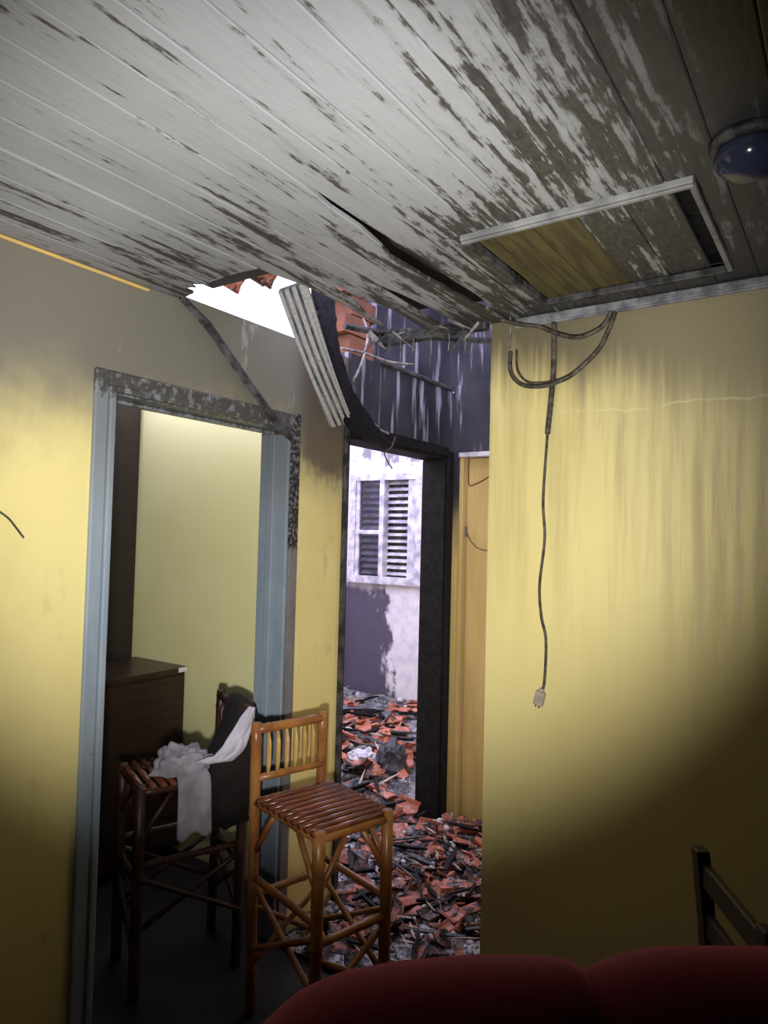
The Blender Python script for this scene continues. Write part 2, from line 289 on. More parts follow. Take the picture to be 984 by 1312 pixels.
b = MB(); b.box(-1.32, 1.75, -2.45, 2.46, 2.62, 2.67); b.box(-2.12, -1.32, -2.45, 1.83, 2.62, 2.67); b.box(-1.60, -1.32, 1.83, 2.46, 2.62, 2.67); b.box(-1.40, -0.975, 2.46, 3.53, 2.95, 3.0); b.box(-1.40, -0.975, 2.46, 2.50, 2.62, 2.95); b.box(-2.12, -2.08, -2.45, 1.28, 2.47, 2.62)  # pieces beside the hole and over the corridor are added to cut skylight
rf = struct(b.build('roof', 'roof_dark'), 'dark roof remaining above the boarded ceiling, with unseen slabs added to cut skylight')
rt = MB().loft([[(r*math.sin(a), y, .07*(1-k)+(r*math.cos(a)-.075)) for r, sg in ((.085, 1), (.073, -1)) for a in [sg*math.radians(-80+160*q/6) for q in range(7)]] for y, k in ((-.2, 0), (.2, 1))]).mesh('roof_tile'); rt.materials.append(M['terracotta'])
for i, dy in enumerate((.0, .03, -.02, .01, .04)):
    o = bpy.data.objects.new('roof_tile', rt); COL.objects.link(o); o.parent = rf; o.location = (-2.03+i*.165, 1.74+dy, 2.60+.09); o.rotation_euler = (0, 0, random.uniform(-.05, .05))

# boarded ceiling: each board is a part
ceil = struct(empty('ceiling', (0, 0, ZC)), 'grey painted boarded ceiling with peeling charred paint')
PIT = 0.115; X0 = -1.1585
def board(k, y0, y1, cut=None, sag=None, mat='ceiling_paint', rag0=0.0, rag1=0.0, z=0.0, parent=None, step=0.06, name='ceiling_board'):
    """tongue and groove board between X0+k*PIT and the next joint; cut(y)->(left inset, right inset), sag(y)->drop"""
    xl, xr = X0+k*PIT, X0+(k+1)*PIT; rr = random.Random(k*31+int(y0*100)); n = max(2, int((y1-y0)/step)); rings = []
    j = rr.uniform(-0.0015, 0.0015)
    for i in range(n+1):
        y = y0+(y1-y0)*i/n; cl, cr = cut(y) if cut else (0, 0); a, c = xl+cl+0.0008, xr-cr-0.0008
        ra = 0.004 if cl > 0.004 else 0; rb = 0.004 if cr > 0.004 else 0
        a += rr.uniform(-1, 1)*ra; c += rr.uniform(-1, 1)*rb
        if c-a < 0.006: m = (a+c)/2; a, c = m-0.003, m+0.003
        d = z+j-(sag(y) if sag else 0); e = min(0.003, (c-a)/4); m = a+(c-a)*0.5
        yy = [y]*8
        if i == n and rag1: yy = [y+rr.uniform(-rag1, rag1) for _ in range(8)]
        prof = [(a, 0.0016), (a+e, 0), (m-0.012 if c-a > .08 else m-(c-a)*.1, 0), (m, 0.0), (m+0.012 if c-a > .08 else m+(c-a)*.1, 0), (c-e, 0), (c, 0.0016)]
        ring = [Vector((px, yy[q], d+pz)) for q, (px, pz) in enumerate(prof)]
        ring += [Vector((c, yy[6], d+0.012)), Vector((a, yy[0], d+0.012))]
        rings.append(ring)
    return MB().loft(rings).build(name, mat, parent or ceil)
def lerp(y, tab):
    if y <= tab[0][0]: return tab[0][1]
    for (a, p), (c, q) in zip(tab, tab[1:]):
        if y <= c: return p+(q-p)*(y-a)/(c-a)
    return tab[-1][1]
HX0, HX1, HY0, HY1 = -0.862, -0.315, 1.585, 2.185
ends = {-7: 1.50, -6: 1.47, -5: 1.47, -4: 1.46}
for k in range(-7, 24):
    y0 = -2.3; xl = X0+k*PIT; cut = sag = None; y1 = YR-0.005; rag = 0.0
    if k == -7: cut = lambda y: (0.026, 0)
    if k in ends: y1 = ends[k]; rag = 0.02
    if k == -3:                                   # [-1.5035,-1.3885]: burnt to a rounded tongue
        y1 = 2.06; cut = lambda y: (lerp(y, [(1.50, 0), (1.60, .03), (1.72, .055), (2.06, .05)]), lerp(y, [(1.62, 0), (1.80, .012), (1.95, .045), (2.06, .05)])); sag = lambda y: max(0, y-1.5)*0.05
    if k == -2:                                   # [-1.3885,-1.2735]
        y1 = 2.26; cut = lambda y: (lerp(y, [(1.66, 0), (1.84, .02), (2.0, .05), (2.26, .03)]), 0); sag = lambda y: max(0, y-1.6)*0.03; rag = 0.02
    if k == -1:                                   # [-1.2735,-1.1585]
        y1 = 2.26; cut = lambda y: (lerp(y, [(1.74, 0), (1.84, .035), (2.02, .055), (2.2, .07)]), 0); sag = lambda y: max(0, y-1.6)*0.02; rag = 0.02
    if k == 0:                                    # [-1.1585,-1.0435]: long black split on its right
        cut = lambda y: (0, lerp(y, [(1.05, 0), (1.25, .012), (1.45, .016), (1.60, .046), (1.85, .040), (2.05, .034), (2.2, .008)])); sag = lambda y: lerp(y, [(1.0, 0), (1.6, .016), (2.3, .0)])
    if k == 1: cut = lambda y: (lerp(y, [(1.4, 0), (1.6, .008), (2.0, .006), (2.2, 0)]), 0)
    if X0+(k+1)*PIT > HX0 and xl < HX1:           # boards around the hatch
        ca = lambda y: (0, 0)
        board(k, y0, HY0-0.002)
        if k == 2: board(k, HY0-0.002, HY1, lambda y: (0, X0+3*PIT-HX0+0.003))
        if X0+(k+1)*PIT > HX1: board(k, HY0-0.002, HY1, lambda y, xl=xl: (HX1+0.022-xl, 0))
        board(k, HY1, y1); continue
    board(k, y0, y1, cut, sag, rag1=rag)
# hatch
h = tag(empty('ceiling_hatch', (0, 0, ZC)), 'boarded ceiling hatch with peeling olive panels and a moulded frame', 'hatch')
for k in range(2, 7):
    xl = X0+k*PIT; cut = None
    if k == 2: cut = lambda y: (HX0+0.006-(X0+2*PIT), 0)
    if k == 6: cut = lambda y: (0, 0) if X0+7*PIT < HX1-0.01 else (0, X0+7*PIT-HX1+0.03)
    o = board(k, HY0+0.03, HY1-0.012, cut, None, 'ceiling_paint', z=0.006+0.001*k, parent=h, name='hatch_board')
    o.data.materials.clear(); o.data.materials.append(M['olive_wood' if k < 5 else 'ceiling_paint'])
MB().box(HX0-0.03, HX1+0.05, HY0-0.02, HY1+0.03, 0.035, 0.05).build('gap_blackout', 'char', h)  # dark plate added so the gap beside the hatch stays black
MB().box(HX0-0.01, HX1+0.02, HY0, HY0+0.030, -0.014, 0.01).box(HX0-0.01, HX1+0.02, HY0+0.006, HY0+0.020, -0.020, -0.014).build('frame_moulding', 'hatch_frame', h, bevel=0.004)
MB().box(HX0-0.010, HX0+0.006, HY0+0.032, HY1, -0.014, 0.01).build('frame_moulding', 'char_grey', h, bevel=0.003)
MB().box(HX1+0.006, HX1+0.02, HY0+0.032, HY1, -0.012, 0.004).build('frame_moulding', 'hatch_frame', h, bevel=0.003)
MB().box(HX0-0.01, HX1+0.02, HY1-0.012, HY1+0.006, -0.012, 0.01).build('frame_moulding', 'char_grey', h, bevel=0.003)

struct(MB().box(XL, XL+0.012, -2.3, 1.40, ZC-0.013, ZC-0.002).build('trim_1', 'trim_yellow', bevel=0.006), 'thin golden cornice strip along the yellow wall')
b = MB(); b.box(-1.02, 1.6, YR-0.03, YR, ZC-0.034, ZC-0.003); b.box(-1.02, 1.6, YR-0.036, YR-0.022, ZC-0.042, ZC-0.032)
struct(b.build('trim_2', 'trim_grey', bevel=0.005), 'sooty grey cornice strip above the hanging cable')

# doorway 1: grey painted frame
d = struct(empty('door_1', (XL, 1.69, 0)), 'grey painted door frame scorched along its head')
def dpart(parent, name, mat, *boxes, bevel=0.004):
    q = MB()
    for bx in boxes: q.box(*bx)
    o = q.build(name, mat, parent, bevel=bevel); o.matrix_parent_inverse = Matrix.Translation(parent.location).inverted(); return o
dpart(d, 'jamb', 'frame_paint', (XLo-.005, XL+.003, 1.26, 1.29, 0, 2.075))
dpart(d, 'jamb', 'frame_paint', (XLo-.005, XL+.003, 2.10, 2.13, 0, 2.075), (XLo+.05, XLo+.085, 2.088, 2.10, 0, 2.075))
dpart(d, 'head_jamb', 'frame_paint', (XLo-.005, XL+.003, 1.26, 2.13, 2.075, 2.105), (XLo+.05, XLo+.085, 1.29, 2.088, 2.063, 2.075))
dpart(d, 'casing', 'frame_paint', (XL, XL+.016, 1.215, 1.262, 0, 2.145), (XL, XL+.024, 1.262, 1.285, 0, 2.098), bevel=0.005)
dpart(d, 'casing', 'casing_charred', (XL, XL+.016, 2.112, 2.162, 0, 2.150), bevel=0.004)
dpart(d, 'casing_head', 'frame_paint', (XL, XL+.018, 1.262, 2.112, 2.098, 2.145), (XL, XL+.026, 1.285, 2.112, 2.080, 2.100), bevel=0.005)
# doorway 2: charred frame
d = struct(empty('door_2', (XL, 2.96, 0)), 'charred black door frame of the burnt room')
dpart(d, 'jamb', 'char', (XLo, XL+.004, 2.49, 2.52, 0, 2.10), bevel=0.006)
dpart(d, 'jamb', 'char', (XLo, XL+.004, 3.41, 3.44, 0, 2.10), bevel=0.006)
dpart(d, 'head_jamb', 'char', (XLo, XL+.004, 2.49, 3.44, 2.10, 2.13), bevel=0.006)
dpart(d, 'casing', 'char_grey', (XL, XL+.018, 2.468, 2.496, 0, 2.15), bevel=0.005)
dpart(d, 'casing', 'char', (XL, XL+.016, 3.425, 3.492, 0, 2.15), bevel=0.005)
dpart(d, 'casing_head', 'char', (XL, XL+.02, 2.496, 3.425, 2.115, 2.17), bevel=0.006)
# doorway 3: closed plain door
d = struct(empty('door_3', (-1.51, 3.56, 0)), 'plain honey coloured door closing the corridor')
dpart(d, 'leaf', 'door_wood', (-1.865, -1.15, 3.55, 3.585, 0.005, 2.115))
dpart(d, 'jamb', 'door_wood', (-1.895, -1.870, 3.505, 3.60, 0, 2.118))
dpart(d, 'head_jamb', 'white_paint', (-1.895, -1.125, 3.49, 3.60, 2.118, 2.145))
dpart(d, 'hinge', 'metal_dark', (-1.872, -1.858, 3.538, 3.552, 1.66, 1.72), bevel=0.002)
# window of the burnt room
wn = struct(empty('window_1', (-3.56, 5.2, 1.26)), 'white louvred window with a smoke streaked pane')
WX0, WX1, WZ0, WZ1 = -3.93, -3.19, 1.26, 2.205
dpart(wn, 'window_frame', 'white_paint', (WX0-.03, WX0+.035, 5.165, 5.26, WZ0-.03, WZ1+.03), (WX1-.035, WX1+.03, 5.165, 5.26, WZ0-.03, WZ1+.03), (WX0+.035, WX1-.035, 5.165, 5.26, WZ1-.03, WZ1+.03), (WX0-.05, WX1+.05, 5.15, 5.26, WZ0-.035, WZ0+.03), bevel=0)
dpart(wn, 'mullion', 'white_paint', (-3.615, -3.565, 5.16, 5.25, WZ0, WZ1))
dpart(wn, 'mid_rail', 'white_paint', (WX0, -3.6, 5.175, 5.215, 1.675, 1.715))
dpart(wn, 'stile', 'white_paint', (-3.315, -3.225, 5.18, 5.225, WZ0, WZ1))
dpart(wn, 'stile', 'white_paint', (WX0+.035, WX0+.075, 5.18, 5.225, WZ0, WZ1))
me = {}
for x0, x1, zs, tg in [(-3.855, -3.615, 15, 'a'), (-3.565, -3.315, 15, 'b')]:
    sl = MB().box(-(x1-x0)/2, (x1-x0)/2, -0.022, 0.022, -0.0035, 0.0035).mesh('louvre_slat'); sl.materials.append(M['white_paint'])
    for i in range(zs):
        o = bpy.data.objects.new('louvre_slat', sl); COL.objects.link(o); o.parent = wn; o.location = ((x0+x1)/2+3.56, 0.04, 0.06+i*0.0595); o.rotation_euler = (math.radians(38+random.uniform(-6, 6)), 0, 0)
o = dpart(wn, 'pane', 'pane_glass', (WX0+.05, -3.615, 5.198, 5.202, WZ0+.03, 1.68), (WX0+.05, -3.615, 5.198, 5.202, 1.71, WZ1-.03), bevel=0)
o = dpart(wn, 'shutter_back', 'char_grey', (WX0, WX1, 5.275, 5.285, WZ0, WZ1), bevel=0); o['label'] = 'dark closed outer shutter'

# ------------------------------------------------------------ sofa (turned with the viewer's wall, base at its centre)
f0 = Vector((-math.sin(YAW), math.cos(YAW), 0)); SC = r0*0.55+f0*0.85
sofa = tag(empty('sofa', (SC.x, SC.y, 0), YAW), 'dark red velvet sofa with two rounded back cushions', 'sofa')
LZ = [(-.235, .745), (-.21, .79), (-.166, .838), (-.125, .872), (-.057, .904), (.038, .924), (.175, .939), (.31, .942), (.345, .936), (.358, .926), (.372, .930), (.42, .948), (.5, .962), (.67, .966), (.95, .962), (1.10, .945), (1.2, .90), (1.28, .83), (1.335, .745)]
def back_piece(l0, l1, name):
    rings = []; ls = sorted(set([l0+(l1-l0)*i/22 for i in range(23)]))
    for l in ls:
        zt = lerp(l, LZ); e = min(l-l0, l1-l); th = 0.105*(0.62+0.38*min(1, e/0.12)**0.5); ring = []
        for q in range(17):
            a = math.pi*q/16; ring.append((l-0.55, 1.165-0.85+math.cos(a)*-th, zt-th*1.0+math.sin(a)*th))
        ring += [(l-0.55, 1.165-0.85+th*1.02, 0.42), (l-0.55, 1.165-0.85-th*1.35, 0.42)]
        rings.append(ring)
    MB().loft(rings).build(name, 'velvet', sofa, smooth=True)
back_piece(-.235, .358, 'back_cushion'); back_piece(.360, 1.335, 'back_cushion')
def rbox(x0, x1, y0, y1, z0, z1, name, mat, bev=0.05):
    o = MB().box(x0, x1, y0, y1, z0, z1).build(name, mat, sofa, smooth=True); m = o.modifiers.new('bevel', 'BEVEL'); m.width = bev; m.segments = 4; m.limit_method = 'NONE'; return o
rbox(-.78, .78, -.33, .42, .08, .30, 'base', 'velvet', .02)
rbox(-.62, -.005, -.36, .20, .30, .44, 'seat_cushion', 'velvet'); rbox(.005, .62, -.36, .20, .30, .44, 'seat_cushion', 'velvet')
rbox(-.80, -.63, -.36, .40, .28, .60, 'arm', 'velvet', .06); rbox(.63, .80, -.36, .40, .28, .60, 'arm', 'velvet', .06)
for sx in (-.70, .70):
    for sy in (-.27, .36): MB().lathe([(.018, 0), (.028, .08)], 12, (sx, sy, 0)).build('foot', 'dark_wood', sofa)

# ------------------------------------------------------------ bamboo bar stools
def pole(a, b, r=0.016, n=9, knots=3, rs=None):
    a, b = Vector(a), Vector(b); pts = []; rad = []; R = rs or random
    K = knots; ph = R.uniform(.2, .8)
    for i in range(K):
        t = (i+ph)/K
        for dt, k in ((-.012, 1.0), (0, 1.16), (.012, 1.0)): pts.append(t+dt/(b-a).length*1.0); rad.append(r*k*R.uniform(.97, 1.03))
    pts = [0]+pts+[1]; rad = [r]+rad+[r]
    return MB().tube([a.lerp(b, t) for t in pts], rad, n)
def stool(loc, rz, label, mats, group=None):
    t = tag(empty('bar_stool', loc, rz), label, 'stool', group); hw, hd, zs = .138, .188, .745; mf, ms, mp = mats; R = random.Random(5)
    for sx in (-1, 1):
        pole((sx*hw, -hd, 0), (sx*hw, -hd, zs-.004), .020, knots=3, rs=R).build('leg', mf, t, True)
        pole((sx*hw, hd, 0), (sx*hw*1.02, hd+.012, .985), .019, knots=4, rs=R).build('leg', mf, t, True)
    for y in (-hd, hd): pole((-hw, y, zs-.030), (hw, y, zs-.030), .014, knots=2, rs=R).build('seat_rail', mf, t, True)
    for x in (-hw, hw): pole((x, -hd, zs-.030), (x, hd, zs-.030), .014, knots=2, rs=R).build('seat_rail', mf, t, True)
    n = 10
    for i in range(n):
        y = -hd-.012+(i+.5)*(2*hd-.012)/n; z = zs-.012
        MB().tube([(-hw-.022, y, z), (-.03, y, z+.001), (hw+.022, y, z)], .0125, 8, .62).build('slat', ms, t, True)
    pole((-hw-.012, hd+.010, .962), (hw+.012, hd+.010, .962), .017, knots=2, rs=R).build('back_rail', mf, t, True)
    pole((-hw, hd+.004, .795), (hw, hd+.004, .795), .013, knots=2, rs=R).build('back_rail', mf, t, True)
    for i in range(6):
        x = -hw+.026+(i+.5)*(2*hw-.052)/6
        MB().tube([(x, hd+.005, .80), (x, hd+.002, .84), (x, hd+.002, .91), (x, hd+.009, .95)], [.008, .013, .013, .008], 8, .6).build('spindle', mp, t, True)
    for sx in (-1, 1):
        for sy in (-1, 1):
            pole((sx*hw, sy*hd, .545), (sx*hw*.99, sy*hd*.40, zs-.045), .010, knots=1, rs=R).build('brace', mf, t, True)
            pole((sx*hw, sy*hd, .545), (sx*hw*.25, sy*hd*.99, zs-.045), .010, knots=1, rs=R).build('brace', mf, t, True)
    for sx in (-1, 1):
        pole((sx*hw, -hd, .46), (sx*hw, hd, .46), .012, knots=2, rs=R).build('stretcher', mf, t, True)
        pole((sx*hw*1.0+.012*sx, -hd, .42), (sx*hw+.012*sx, hd, .22), .010, knots=2, rs=R).build('cross_brace', mf, t, True)
        pole((sx*hw*1.0-.010*sx, -hd, .22), (sx*hw-.010*sx, hd, .42), .010, knots=2, rs=R).build('cross_brace', mf, t, True)
        pole((-hw, sx*hd, .40), (hw, sx*hd, .40), .013, knots=2, rs=R).build('stretcher', mf, t, True)
        pole((-hw, sx*hd+.011*sx, .36), (hw, sx*hd+.011*sx, .18), .010, knots=2, rs=R).build('cross_brace', mf, t, True)
        pole((-hw, sx*hd-.011*sx, .18), (hw, sx*hd-.011*sx, .36), .010, knots=2, rs=R).build('cross_brace', mf, t, True)
    return t
stool((-1.500, 1.840, 0), math.radians(75), 'glossy orange bamboo bar stool standing empty before the doorway', ('bamboo', 'bamboo_red', 'bamboo_pale'))
ST2 = (-2.151, 1.787, 0); R2 = math.radians(-22.3)
stool(ST2, R2, 'dark bamboo bar stool with clothes piled on its seat', ('bamboo_dark', 'bamboo_red', 'bamboo_dark'))
M2 = Matrix.Translation(ST2) @ Matrix.Rotation(R2, 4, 'Z')
from mathutils import noise as mn
def sheet(name, mat, fn, nu, nv, label, cat, th=0.006, root=None):
    vs = []; 
    for i in range(nu+1):
        for j in range(nv+1): vs.append(M2 @ Vector(fn(i/nu, j/nv)))
    fs = [(i*(nv+1)+j, i*(nv+1)+j+1, (i+1)*(nv+1)+j+1, (i+1)*(nv+1)+j) for i in range(nu) for j in range(nv)]
    o = MB().add(vs, fs).build(name, mat, root, smooth=True); m = o.modifiers.new('solid', 'SOLIDIFY'); m.thickness = th; m.offset = 0
    if label: tag(o, label, cat)
    return o
def pathv(tab, v):
    L = [0]
    for a, c in zip(tab, tab[1:]): L.append(L[-1]+math.dist(a, c))
    s = v*L[-1]
    for i in range(len(tab)-1):
        if s <= L[i+1]+1e-9: t = (s-L[i])/(L[i+1]-L[i]); return [tab[i][q]+(tab[i+1][q]-tab[i][q])*t for q in (0, 1)]
    return tab[-1]
rings = []
for z, xo, ya, yb in [(.56, .050, .075, .262), (.66, .054, .045, .264), (.75, .052, .050, .260), (.82, .044, .100, .254), (.90, .036, .138, .247), (.955, .024, .156, .240), (.982, .008, .166, .232), (.996, -.02, .178, .218), (1.0, -.06, .192, .206)]:
    ring = []; x0, x1 = .0, .138+xo; yc0 = (ya+yb)/2; yo = (yb-ya)/2; NN = 40
    for q in range(NN):
        a = 2*math.pi*q/NN; ca, sa = math.cos(a), math.sin(a); ex = .55
        px = (x0+x1)/2+(x1-x0)/2*math.copysign(abs(ca)**ex, ca); py = yc0+yo*math.copysign(abs(sa)**ex, sa)
        n = mn.noise((ca*2, sa*2, z*5))*.014+math.sin(q*1.3+z*6)*.010*(1.02-z); ring.append(M2 @ Vector((px+ca*n, py+sa*n, z+(mn.noise((ca*2, sa*2, 5))*.06 if z < .6 else 0))))
    rings.append(ring)
tag(MB().loft(rings).build('jacket', 'cloth_dark', smooth=True), 'black jacket hung over the back of the dark stool', 'jacket')
def shirt(u, v):
    y, z = pathv([(.205, .985), (.188, .945), (.168, .90), (.140, .845), (.105, .805), (.03, .800)], v); hwid = lerp(v, [(0, .012), (.15, .030), (.5, .046), (.8, .040), (1, .03)])
    q = (u-.5)*2; k = mn.noise((u*5, v*6, 8))*.010
    return (.192+.010*math.sin(min(v, .7)*math.pi)-abs(q)**2*.012+k-(.05*max(0, v-.6)), y+q*hwid*.88-.012*v, z-q*hwid*.30+k)
sheet('white_shirt', 'cloth_white', shirt, 20, 30, 'white shirt draped down the front of the black jacket', 'shirt')
def hang(u, v):
    x, z = pathv([(.06, .775), (.13, .772), (.178, .752), (.187, .72), (.184, .545)], v); y = -.07+u*.115+v*.01
    return (x+math.sin(u*11)*.006*v, y*(1+.12*v), z-.012*math.sin(u*9)*v)
sheet('hanging_towel', 'cloth_grey', hang, 16, 24, 'pale towel hanging over the side of the dark stool seat', 'towel')
# crumpled cloth heap on the seat
vs, fs = [], []; NU, NV = 56, 24
for j in range(NV+1):
    for i in range(NU):
        a = 2*math.pi*i/NU; e = (math.pi/2)*j/NV; rr = math.cos(e)
        p = Vector((.075+.085*rr*math.cos(a), -.015+.125*rr*math.sin(a), .756+.085*math.sin(e)))
        k = mn.noise(p*20)*.030+(abs(mn.noise(p*34))-.2)*.040+(abs(mn.noise(p*70))-.2)*.014; d = Vector((rr*math.cos(a), rr*math.sin(a), math.sin(e)+.1)).normalized()
        q = p+d*k; q.z = max(q.z, .754); vs.append(M2 @ q)
fs = [(j*NU+i, j*NU+(i+1) % NU, (j+1)*NU+(i+1) % NU, (j+1)*NU+i) for j in range(NV) for i in range(NU)]+[tuple(range(NU-1, -1, -1))]
tag(MB().add(vs, fs).build('crumpled_cloth', 'cloth_grey', smooth=True), 'crumpled grey cloth lying on the dark stool seat', 'cloth')

# dark chair beyond the sofa
ch = tag(empty('wooden_chair', (-.212+.17, 1.735+.10, 0), math.radians(-60)), 'dark wooden ladder back chair behind the sofa by the wall', 'chair')
hw, hd = .175, .19                                # local +x along the back, back at -y side
for sx in (-1, 1):
    b = MB(); b.loft([[(sx*hw+a, -hd+c-o, z) for a, c in ((-.022, -.016), (.022, -.016), (.022, .016), (-.022, .016))] for z, o in ((0, 0), (.45, 0), (.70, .012), (.895, .03))]); b.build('leg', 'dark_wood', ch, bevel=.004)
    MB().box(sx*hw-.018, sx*hw+.018, hd-.018, hd+.018, 0, .43).build('leg', 'dark_wood', ch, bevel=.004)
MB().box(-hw-.03, hw+.03, -hd-.01, hd+.03, .43, .46).build('seat', 'dark_wood', ch, bevel=.008)
for z, o in ((.60, .008), (.72, .014), (.84, .024)): MB().box(-hw, hw, -hd-o-.009, -hd-o+.009, z-.028, z+.028).build('back_slat', 'dark_wood', ch, bevel=.004)
for sx in (-1, 1): MB().box(sx*hw-.01, sx*hw+.01, -hd, hd, .20, .23).build('stretcher', 'dark_wood', ch)

# ------------------------------------------------------------ side room furniture
XC = -2.87
c = tag(empty('cabinet', (-3.08, 1.85, 0)), 'low dark brown cabinet with a white sticker on its corner', 'cabinet')
def cp(name, mat, *bx, bevel=.003, p=None):
    q = MB()
    for x in bx: q.box(*x)
    o = q.build(name, mat, p or c, bevel=bevel)
    if not p: o.matrix_parent_inverse = Matrix.Translation(c.location).inverted()
    return o
cp('body', 'dark_brown', (-3.29, XC-.012, 1.30, 2.39, .04, .925))
cp('top', 'dark_brown', (-3.30, XC+.006, 1.28, 2.395, .925, .95))
for y0, y1 in ((1.31, 1.84), (1.85, 2.38)): cp('door', 'dark_brown', (XC-.012, XC+.002, y0, y1, .06, .91))
cp('sticker', 'label_white', (XC+.006, XC+.0075, 2.335, 2.39, .927, .95), bevel=0)
for y in (1.34, 2.35): cp('foot', 'black_brown', (-3.27, -2.9, y-.02, y+.02, 0, .04))
c = tag(empty('wardrobe', (-3.58, 1.85, 0)), 'tall black brown wardrobe standing behind the low cabinet', 'wardrobe')
cp('body', 'black_brown', (-3.84, -3.335, 1.30, 2.39, .05, 2.40))
for y0, y1, y in ((1.31, 1.84, 1.80), (1.85, 2.38, 1.89)):
    wd_ = cp('door', 'black_brown', (-3.335, -3.318, y0, y1, .07, 2.38)); cp('handle', 'metal_dark', (-3.318, -3.300, y-.008, y+.008, 1.1, 1.25), p=wd_)
for y in (1.34, 2.35): cp('foot', 'black_brown', (-3.82, -3.36, y-.02, y+.02, 0, .05))

# ------------------------------------------------------------ fallen ceiling pieces
A, B = (Vector((-1.612, 1.676, 2.47)), Vector((-1.476, 1.659, 2.47))), (Vector((-1.900, 2.325, 2.125)), Vector((-1.885, 2.462, 2.172)))
rings = []
for i in range(13):
    t = i/12; l, r = A[0].lerp(B[0], t), A[1].lerp(B[1], t); sagv = Vector((0, 0, -.02*math.sin(t*math.pi))); wv = r-l
    nrm = (B[0]-A[0]).cross(wv).normalized()
    if nrm.dot(EYE-l) < 0: nrm = -nrm
    fr = []
    for q, hgt in [(0, 0), (.02, .010), (.16, .011), (.19, 0), (.24, .0), (.27, .011), (.42, .011), (.45, 0), (.50, 0), (.53, .011), (.68, .011), (.71, 0), (.76, 0), (.79, .011), (.90, .011), (.93, .0), (1, .001)]: fr.append(l+wv*q+nrm*hgt+sagv)
    fr += [r-nrm*.008+sagv, l-nrm*.008+sagv]; rings.append(fr)
fb = MB().loft(rings).build('fallen_ceiling_board', 'board_silver'); fb.data.materials.append(M['trim_grey'])
for p in fb.data.polygons:
    if p.index < 12*19 and p.index % 19 in (2, 3, 4, 6, 7, 8, 10, 11, 12): p.material_index = 1  # groove shading put into the colour with a darker grey
tag(fb, 'ribbed silvery ceiling board hanging down to the burnt doorway', 'board')
tag(MB().tube([(-1.918, 1.515, 2.452), (-1.918, 1.64, 2.385), (-1.920, 1.85, 2.215), (-1.912, 2.02, 2.075), (-1.915, 2.10, 2.035)], [.012, .019, .019, .019, .012], 4).build('fallen_cornice_strip', 'char_grey'), 'loose grey cornice strip dangling across the door head', 'trim strip')
pts = spline([(-1.87, 2.18, 2.76), (-1.865, 2.225, 2.60), (-1.86, 2.255, 2.455), (-1.865, 2.38, 2.245), (-1.895, 2.60, 2.15), (-1.905, 2.80, 2.095)], 6); rings = []
for i, p in enumerate(pts):
    t = (pts[min(i+1, len(pts)-1)]-pts[max(i-1, 0)]).normalized(); sd = t.cross(Vector((1, .1, 0))).normalized(); nr = sd.cross(t); wd = lerp(i/len(pts), [(0, .07), (.4, .065), (.65, .075), (.8, .045), (1, .012)])*random.uniform(.88, 1.1)
    rings.append([p-sd*wd+nr*.01, p+nr*.014, p+sd*wd+nr*.01, p+sd*wd-nr*.01, p-sd*wd-nr*.01])
tag(MB().loft(rings).build('charred_board', 'char'), 'black charred board drooping behind the ribbed silvery board', 'board')
tag(MB().box(-1.60, -1.13, 2.265, 2.305, 2.425, 2.468).build('charred_batten', 'char_grey', bevel=.008), 'charred batten closing the ceiling edge over the corridor', 'beam')
tag(MB().box(-1.983, -1.925, 2.74, 3.47, 2.50, 2.525).build('wall_plate', 'char_grey', bevel=.008), 'charred timber plate on top of the corridor wall', 'beam')
tag(MB().tube([(-1.66, 2.10, 2.47), (-1.60, 2.27, 2.475), (-1.35, 2.62, 2.50), (-1.13, 2.9, 2.53)], .014, 5).build('charred_lath', 'char_grey'), 'thin charred lath crossing above the corridor', 'lath')
def wire(name, pts, r, mat, label, cat, n=8, parent=None, group=None):
    o = MB().tube(spline(pts, n), r, 6).build(name, mat, parent, smooth=True)
    if label: tag(o, label, cat, group)
    return o
wire('loose_wire', [(-1.86, 2.49, 2.64), (-1.80, 2.447, 2.549), (-1.78, 2.39, 2.421), (-1.79, 2.337, 2.314)], .006, 'wire_pale', 'pale frayed wire curling beside the exposed bricks', 'wire')
wire('loose_wire', [(-1.925, 2.50, 2.185), (-1.90, 2.60, 2.20), (-1.90, 2.70, 2.165), (-1.915, 2.80, 2.16)], .006, 'wire_pale', 'pale wire lying along the charred door head', 'wire')
wire('loose_wire', [(-1.91, 2.85, 2.15), (-1.89, 2.79, 2.09), (-1.895, 2.74, 2.05), (-1.89, 2.80, 1.985)], .004, 'cable', 'short crooked wire hanging into the burnt doorway', 'wire')
wire('loose_wire', [(-1.91, 2.40, 2.49), (-1.89, 2.55, 2.50), (-1.89, 2.75, 2.505), (-1.91, 3.0, 2.55)], .007, 'wire_pale', 'pale wire running along the top of the sooted wall', 'wire')
for i, (x, L) in enumerate([(-1.50, .10), (-1.44, .06), (-1.36, .12), (-1.28, .07), (-1.21, .09)]):
    wire('melted_strand', [(x, 2.262, 2.43), (x+.004, 2.258, 2.43-L*.5), (x-.003, 2.262, 2.43-L)], .0022, 'wire_pale', 'thin melted strand dripping from the charred batten', 'strand', 4, group='melted strands under the batten')

